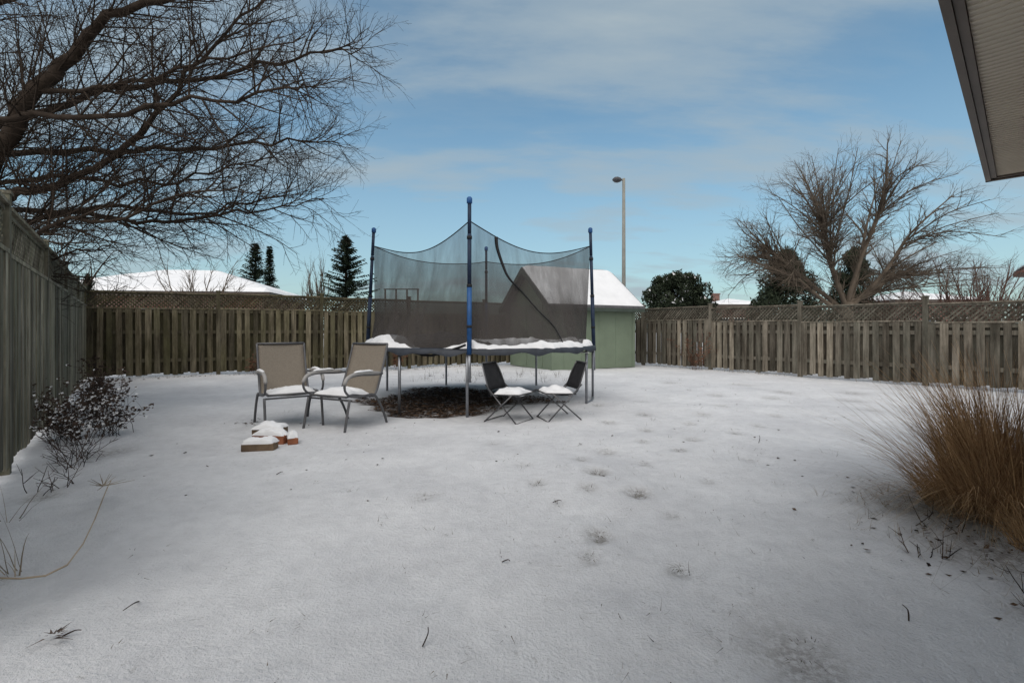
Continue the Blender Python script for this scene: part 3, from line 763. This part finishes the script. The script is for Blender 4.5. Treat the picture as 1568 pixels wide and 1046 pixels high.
    tcn=N(nt,'ShaderNodeTexCoord'); s_=N(nt,'ShaderNodeSeparateXYZ'); nt.links.new(tcn.outputs['Object'],s_.inputs[0])
    op=ramp(nt,math_(nt,'DIVIDE',s_.outputs[2],3.0),[(.30,(.80,)*3),(.49,(.70,)*3),(.56,(.54,)*3),(.86,(.46,)*3)])
    fold=ramp(nt,noise(nt,3.2,5,.65,stretch=(1,1,.25)),[(.35,(.75,)*3),(.5,(1.,)*3),(.7,(1.3,)*3)])
    nt.links.new(math_(nt,'MULTIPLY',op,fold,True),mx.inputs[0]); nt.links.new(tr.outputs[0],mx.inputs[1]); nt.links.new(b.outputs[0],mx.inputs[2])
    nt.links.new(mx.outputs[0],nt.nodes['Material Output'].inputs[0])
    mb=MB(); nu,nv=36,18; strap=MB()
    for s in range(4):
        (b0,t0),(b1,t1)=tops[s],tops[(s+1)%4]
        a0=pa[s]; a1=pa[(s+1)%4]; 
        if a1<a0: a1+=2*math.pi
        k=len(mb.v); topline=[]
        for i in range(nu+1):
            u_=i/nu
            T0=t0.copy();T0.z=2.60;T1=t1.copy();T1.z=2.60
            tp=T0.lerp(T1,u_); tp.z-=.23*4*u_*(1-u_)*(.9+.2*math.sin(s*2+u_*3))
            inn=Vector((cx-tp.x,cy-tp.y,0))*.05*4*u_*(1-u_); tp+=inn
            bt=c2(a0+(a1-a0)*u_,R-.10,zb+.04)
            topline.append(tp)
            for j in range(nv+1):
                v_=j/nv
                p=bt.lerp(tp,v_**.9); 
                rdir=Vector((p.x-cx,p.y-cy,0)).normalized()
                p+=rdir*((float(fbm(np.array(u_*8+s*7),np.array(v_*1.5),s,3))-.45)*.34*math.sin(math.pi*v_)*math.sin(math.pi*u_)**.5)
                p-=rdir*.10*math.sin(math.pi*v_)*math.sin(math.pi*u_)
                mb.v.append(tuple(p))
        for i in range(nu):
            for j in range(nv):
                a=k+i*(nv+1)+j; mb.face((a,a+nv+1,a+nv+2,a+1))
        strap.tube(topline,.008,5)
        strap.tube([topline[0],t0-Vector((0,0,.25))],.006,4)
    mb.obj('safety_net',m,e,smooth=True)
    def np_(u_,v_):
        i=int(round(u_*nu)); j=int(round(v_*nv)); return Vector(mb.v[i*(nv+1)+j])
    off=Vector((-.02,-.06,0))
    pts=[np_(.20,1)+off,np_(.20,.9)+off,np_(.22,.72)+off,np_(.26,.62)+off,np_(.33,.5)+off,np_(.42,.33)+off,np_(.50,.15)+off,np_(.54,.0)+off]
    sp_=smoothpts(pts,4)
    strap.tube(sp_,[max(.010,.027-.0009*i) for i in range(len(sp_))],5)
    strap.tube(smoothpts([tops[0][0]+Vector((-.05,-.04,.5)),Vector((-.75,6.46,.9)),Vector((-1.1,6.55,.80)),Vector((-1.4,6.75,.84))],3),.018,5)
    strap.obj('net_straps',BLACK,e,smooth=True)
trampoline()

# ------------------------------------------------------------------ bricks
def bricks():
    OR=simple('orange_clay_brick',(.24,.09,.046),.85,.3,10); TAN=simple('tan_brick',(.13,.09,.058),.85,.35,10)
    e=empty('brick_pile')
    def br(x,y,z,rz,l,w,h,mt,nm,sn):
        mb=MB(); mb.box((-l/2,-w/2,0),(l,0,0),(0,w,0),(0,0,h))
        ob=mb.obj(nm,mt,e); ob.location=(x,y,z); ob.rotation_euler=(0,0,rz)
        m=ob.modifiers.new('b','BEVEL'); m.width=.010; m.segments=3
        if sn:
            s_=snow_pad('brick_snow',e,0,0,0,l*1.0,w*1.0,.06,int(x*-10)); s_.location=(x,y,z+h-.004); s_.rotation_euler=(0,0,rz)
    g_=gz(-2.6,5.)
    br(-2.60,5.20,g_-.01,.05,.30,.20,.13,TAN,'brick_2',1)
    br(-2.50,5.02,g_-.01,-.1,.34,.13,.095,OR,'brick_3',1)
    br(-2.46,4.72,g_-.005,.12,.30,.14,.075,TAN,'brick_4',1)
    br(-2.27,5.0,g_-.005,.5,.10,.15,.07,OR,'brick_6',1)
bricks()

# ------------------------------------------------------------------ grasses and weeds
GOLD=rndmat('dry_ornamental_grass',(.14,.075,.036),(.56,.37,.20))
STRAW=rndmat('straw',(.10,.08,.055),(.36,.30,.22))
DEADL=rndmat('dead_leaves',(.018,.013,.010),(.14,.09,.06))
WEED=rndmat('dead_weed',(.022,.016,.013),(.10,.07,.055))
def ribbon(mb,pts,w,c):
    pts=[Vector(p) for p in pts]; n=len(pts); k=len(mb.v)
    t=(pts[-1]-pts[0]); s_=t.cross(Vector((0,.3,1))); s_=s_.normalized() if s_.length>1e-5 else Vector((1,0,0))
    for i,p in enumerate(pts):
        ww=w*(1-.85*i/(n-1))*.5
        mb.v.append(tuple(p-s_*ww)); mb.v.append(tuple(p+s_*ww))
    for i in range(n-1): mb.face((k+2*i,k+2*i+1,k+2*i+3,k+2*i+2),c)
def clump(mb,rng,x,y,r,n,h,w,lean=(0,0),droop=.5,spread=.5):
    for i in range(n):
        a=rng.uniform(0,6.283); q_=r*math.sqrt(rng.random()); px,py=x+math.cos(a)*q_,y+math.sin(a)*q_
        H=h*rng.uniform(.45,1.1); sx=math.cos(a)*spread*rng.uniform(.1,1)+lean[0]+rng.gauss(0,.12); sy=math.sin(a)*spread*rng.uniform(.1,1)+lean[1]+rng.gauss(0,.12)
        z0=gz(px,py)-.02; pts=[]; dr=droop*rng.uniform(.1,1)
        for k in range(6):
            t=k/5; pts.append((px+sx*H*(t*.5+t*t*.6),py+sy*H*(t*.5+t*t*.6),max(.0,z0+H*(t-dr*t*t*.75))))
        ribbon(mb,pts,w*rng.uniform(.6,1.3),min(1,max(0,rng.gauss(.5,.28))))
rng=random.Random(77)
mb=MB()
clump(mb,rng,3.25,3.25,.26,1900,1.10,.005,(-.02,-.05),.9,.52)
clump(mb,rng,3.75,3.65,.28,1500,1.18,.005,(0,-.05),.8,.46)
clump(mb,rng,2.95,3.05,.26,1300,.82,.0042,(-.42,-.15),1.15,.55)
mb.obj('ornamental_grass',GOLD)
mb=MB()
clump(mb,rng,2.80,2.50,.16,420,.38,.004,(.0,-.1),.8,.9)
clump(mb,rng,3.0,2.75,.20,520,.48,.004,(.0,-.1),.8,.8)
mb.obj('ornamental_grass',GOLD)
mb=MB()
for i in range(480):
    x=2.9+rng.gauss(0,.17); y=3.1+rng.gauss(0,.28); L=rng.uniform(.3,.95); z0=gz(x,y); up_=rng.uniform(.25,.8)
    dy=rng.uniform(-.6,.2)
    pts=[(x-L*t*rng.uniform(.92,1.0),y+dy*L*t,max(.01,z0+L*(up_*t-(up_-.12)*t*t))) for t in (0,.25,.5,.75,1)]
    ribbon(mb,pts,.003,rng.uniform(.1,1))
for i in range(260):
    x=rng.uniform(1.9,2.95); y=rng.uniform(1.8,3.4)
    if rng.random()>((x-1.7)/1.1): continue
    clump(mb,rng,x,y,.05,rng.randint(2,8),.14,.0035,(0,0),.6,1.0)
for i in range(40):
    x=rng.uniform(3.2,4.6); y=rng.uniform(4.0,5.2); clump(mb,rng,x,y,.04,rng.randint(2,6),.10,.0035,(0,0),.5,1.0)
mb.obj('straw_stems',STRAW)

def weed(mb,rng,x,y,h,n,spread,heads=True,snow=0):
    for i in range(n):
        a=rng.uniform(0,6.283); H=h*rng.uniform(.5,1.1); z0=gz(x,y)-.01
        d=Vector((math.cos(a)*spread*rng.random(),math.sin(a)*spread*rng.random(),1)).normalized()
        p=Vector((x+rng.gauss(0,.07),y+rng.gauss(0,.07),z0))
        pts=polyline(p,d,H,5,rng,.12,-.02); c=rng.random()
        mb.tube(pts,[.0035,.003,.0028,.0025,.002,.0015],3,c,cap=False)
        for k in range(int(H*18)):
            q_,dd=at(pts,rng.uniform(.2,.999)); d2=rot_dir(dd,rad(rng.uniform(30,60)),rng)
            tw=polyline(q_,d2,rng.uniform(.04,.13),2,rng,.1,.03); mb.tube(tw,[.002,.0016,.001],3,c,cap=False)
            if heads:
                for m in range(4):
                    b_=tw[-1]+Vector((rng.gauss(0,.014),rng.gauss(0,.014),rng.gauss(0,.014))); s=rng.uniform(.008,.024)
                    mb.poly([b_,b_+Vector((s,rng.gauss(0,.01),s*.4)),b_+Vector((rng.gauss(0,.008),s,s)),b_+Vector((-s*.6,0,s*.7))],c,1 if rng.random()<snow else 0)
mb=MB(); rng=random.Random(5)
weed(mb,rng,-4.75,5.2,.60,30,.8,True,.22); weed(mb,rng,-4.5,5.4,.5,22,.9,True,.25); weed(mb,rng,-5.2,5.9,.72,16,.5,True,.1); weed(mb,rng,-4.5,4.95,.35,18,1.2,True,.3)
mb.obj('dry_weed_shrub',[WEED,SNOW])
mb=MB()
weed(mb,rng,-5.6,6.6,.75,12,.6); weed(mb,rng,-6.0,7.2,.7,10,.5); weed(mb,rng,-6.5,7.6,.6,8,.5)
weed(mb,rng,-3.75,4.15,.34,14,1.3,False); weed(mb,rng,-3.95,4.4,.4,14,1.2,False); weed(mb,rng,-3.35,3.55,.22,10,1.4,False)
weed(mb,rng,2.35,2.15,.16,7,1.6,False); weed(mb,rng,2.65,2.3,.2,8,1.4,False); weed(mb,rng,2.5,2.8,.2,6,1.4,False); weed(mb,rng,2.3,1.95,.14,8,1.6,False); weed(mb,rng,2.15,2.5,.14,6,1.6,False)
mb.obj('dry_weeds',[WEED,SNOW])
mb=MB(); weed(mb,rng,5.3,14.0,1.05,18,.5,True); weed(mb,rng,-3.4,14.3,.9,10,.5,True); weed(mb,rng,-6.7,12.7,.6,8,.6,True)
mb.obj('dry_weed_shrub',[rndmat('rust_weed',(.06,.03,.02),(.16,.08,.05)),SNOW])
mb=MB(); rng=random.Random(8)
for (p,q_) in (((-3.0,2.2),(-9.7,10.9)),((-9.6,11.3),(-.2,15.9)),((4.4,15.5),(11.5,5.5))):
    for i in range(230):
        t=rng.random(); x=p[0]+(q_[0]-p[0])*t; y=p[1]+(q_[1]-p[1])*t
        x+=rng.uniform(-.12,.12);y+=rng.uniform(-.3,.05)
        clump(mb,rng,x,y,.05,rng.randint(2,7),rng.uniform(.08,.22),.005,(0,0),.6,.8)
mb.obj('fence_line_grass',STRAW)
mb=MB(); rng=random.Random(9)
cnt=0
while cnt<950:
    x=rng.uniform(-4,8); y=rng.uniform(1.6,12)
    dens=float(fbm(np.array(x*.5),np.array(y*.5),33,3))
    bias=math.exp(-((x-1.8-.25*y+1)/2.4)**2)
    if rng.random()> (bias*.9+.06)*(dens*1.6): continue
    cnt+=1
    clump(mb,rng,x,y,.05,rng.randint(1,5),rng.uniform(.03,.075),.004,(0,0),.5,1.1)
for (sx,sy,sr,sa) in SPOTS:
    clump(mb,rng,sx,sy,sr*.7,int(34*sa),.04,.004,(0,0),.5,1.2)
for i in range(60): 
    clump(mb,rng,rng.uniform(-2.2,1.2),rng.uniform(10.5,12.8),.08,8,rng.uniform(.1,.3),.006,(0,0),.5,.8)
mb.obj('lawn_grass_tips',rndmat('lawn_tips',(.035,.03,.022),(.15,.125,.09)))
mb=MB(); rng=random.Random(10); cnt=0
def leaf(x,y,s,c,lift=.01):
    z=gz(x,y)-.012+lift; a=rng.uniform(0,6.283); ca,sa=math.cos(a)*s,math.sin(a)*s; tz=lambda: rng.uniform(0,.6)*s
    mb.poly([(x-ca,y-sa,z+tz()),(x-sa*.5,y+ca*.5,z+tz()),(x+ca,y+sa,z+tz()),(x+sa*.5,y-ca*.5,z+tz())],c)
while cnt<4200:
    x=rng.uniform(-2.9,1.2); y=rng.uniform(6.2,10)
    if float(bare_mask(np.array(x),np.array(y)))<rng.random()*.9+.1: continue
    leaf(x,y,rng.uniform(.015,.04),rng.random()**1.1); cnt+=1
for i in range(120):
    x=rng.uniform(-4,5);y=rng.uniform(3.2,10); leaf(x,y,rng.uniform(.010,.024),rng.random()*.4,.012)
for i in range(26): leaf(-3.3+rng.gauss(0,.12),6.1+rng.gauss(0,.12),.02,rng.random()*.4,.014)
for i in range(160): leaf(2.6+rng.gauss(0,.28),2.5+rng.gauss(0,.4),rng.uniform(.008,.022),rng.random()*.7,.016)
for i in range(240):
    t=rng.random(); leaf(-9.6+9.2*t+rng.uniform(-.2,.2),11.1+4.6*t+rng.uniform(-.35,.1),rng.uniform(.015,.035),rng.random()*.5,.014)
mb.obj('leaf_litter',DEADL)
mb=MB(); rng=random.Random(12)
mb.tube(smoothpts([(-2.25,2.05,.10),(-1.95,2.12,.12),(-2.55,3.05,.16),(-2.78,3.35,.10)],4),[.004]*13,4,.9)
for i in range(14): 
    p=Vector((-2.62,3.1,.15)); mb.tube([p,p+Vector((rng.uniform(-.16,.02),rng.uniform(-.02,.25),rng.uniform(-.05,.07)))],[.003,.001],3,rng.uniform(.5,1))
clump(mb,rng,-2.35,2.25,.06,14,.35,.006,(-.7,.2),.8,.6)
clump(mb,rng,-3.0,2.85,.1,12,.3,.006,(-.3,.0),.8,1)
mb.obj('bent_straw',STRAW)
mb=MB(); 
for (x,y,L,a,t) in ((-1.62,2.1,.24,-65,.35),(-1.72,1.85,.06,20,.2),(-.33,1.78,.07,80,.6),(.27,3.2,.06,10,.1),(-.05,2.4,.04,0,.1),(-1.9,3.9,.05,30,.3),(2.5,4.9,.1,60,.8),(1.6,1.95,.06,80,1)):
    z=gz(x,y)+.005; d=Vector((math.cos(rad(a)),math.sin(rad(a)),t)).normalized()*L
    p=Vector((x,y,z)); mb.tube(smoothpts([p,p+d*.5+Vector((.01,0,.01)),p+d],3),[.003,.003,.003,.0025,.002,.002,.0015][:7],4,.2)
clump(mb,rng,-1.73,1.82,.03,16,.05,.012,(0,0),.7,1.4)
mb.obj('fallen_twigs',WEED)

# ------------------------------------------------------------------ camera
cd=bpy.data.cameras.new('camera'); cd.lens=17.0; cd.sensor_width=36; cd.shift_y=-.0115; cd.clip_end=1000; cd.clip_start=.05
cam=bpy.data.objects.new('camera',cd); scene.collection.objects.link(cam)
cam.location=(0,0,1.15); cam.rotation_euler=(rad(90),0,0)
scene.camera=cam
scene.view_settings.view_transform='Standard'; scene.view_settings.look='None'; scene.view_settings.exposure=0
print('faces',sum(len(o.data.polygons) for o in scene.objects if o.type=='MESH'))
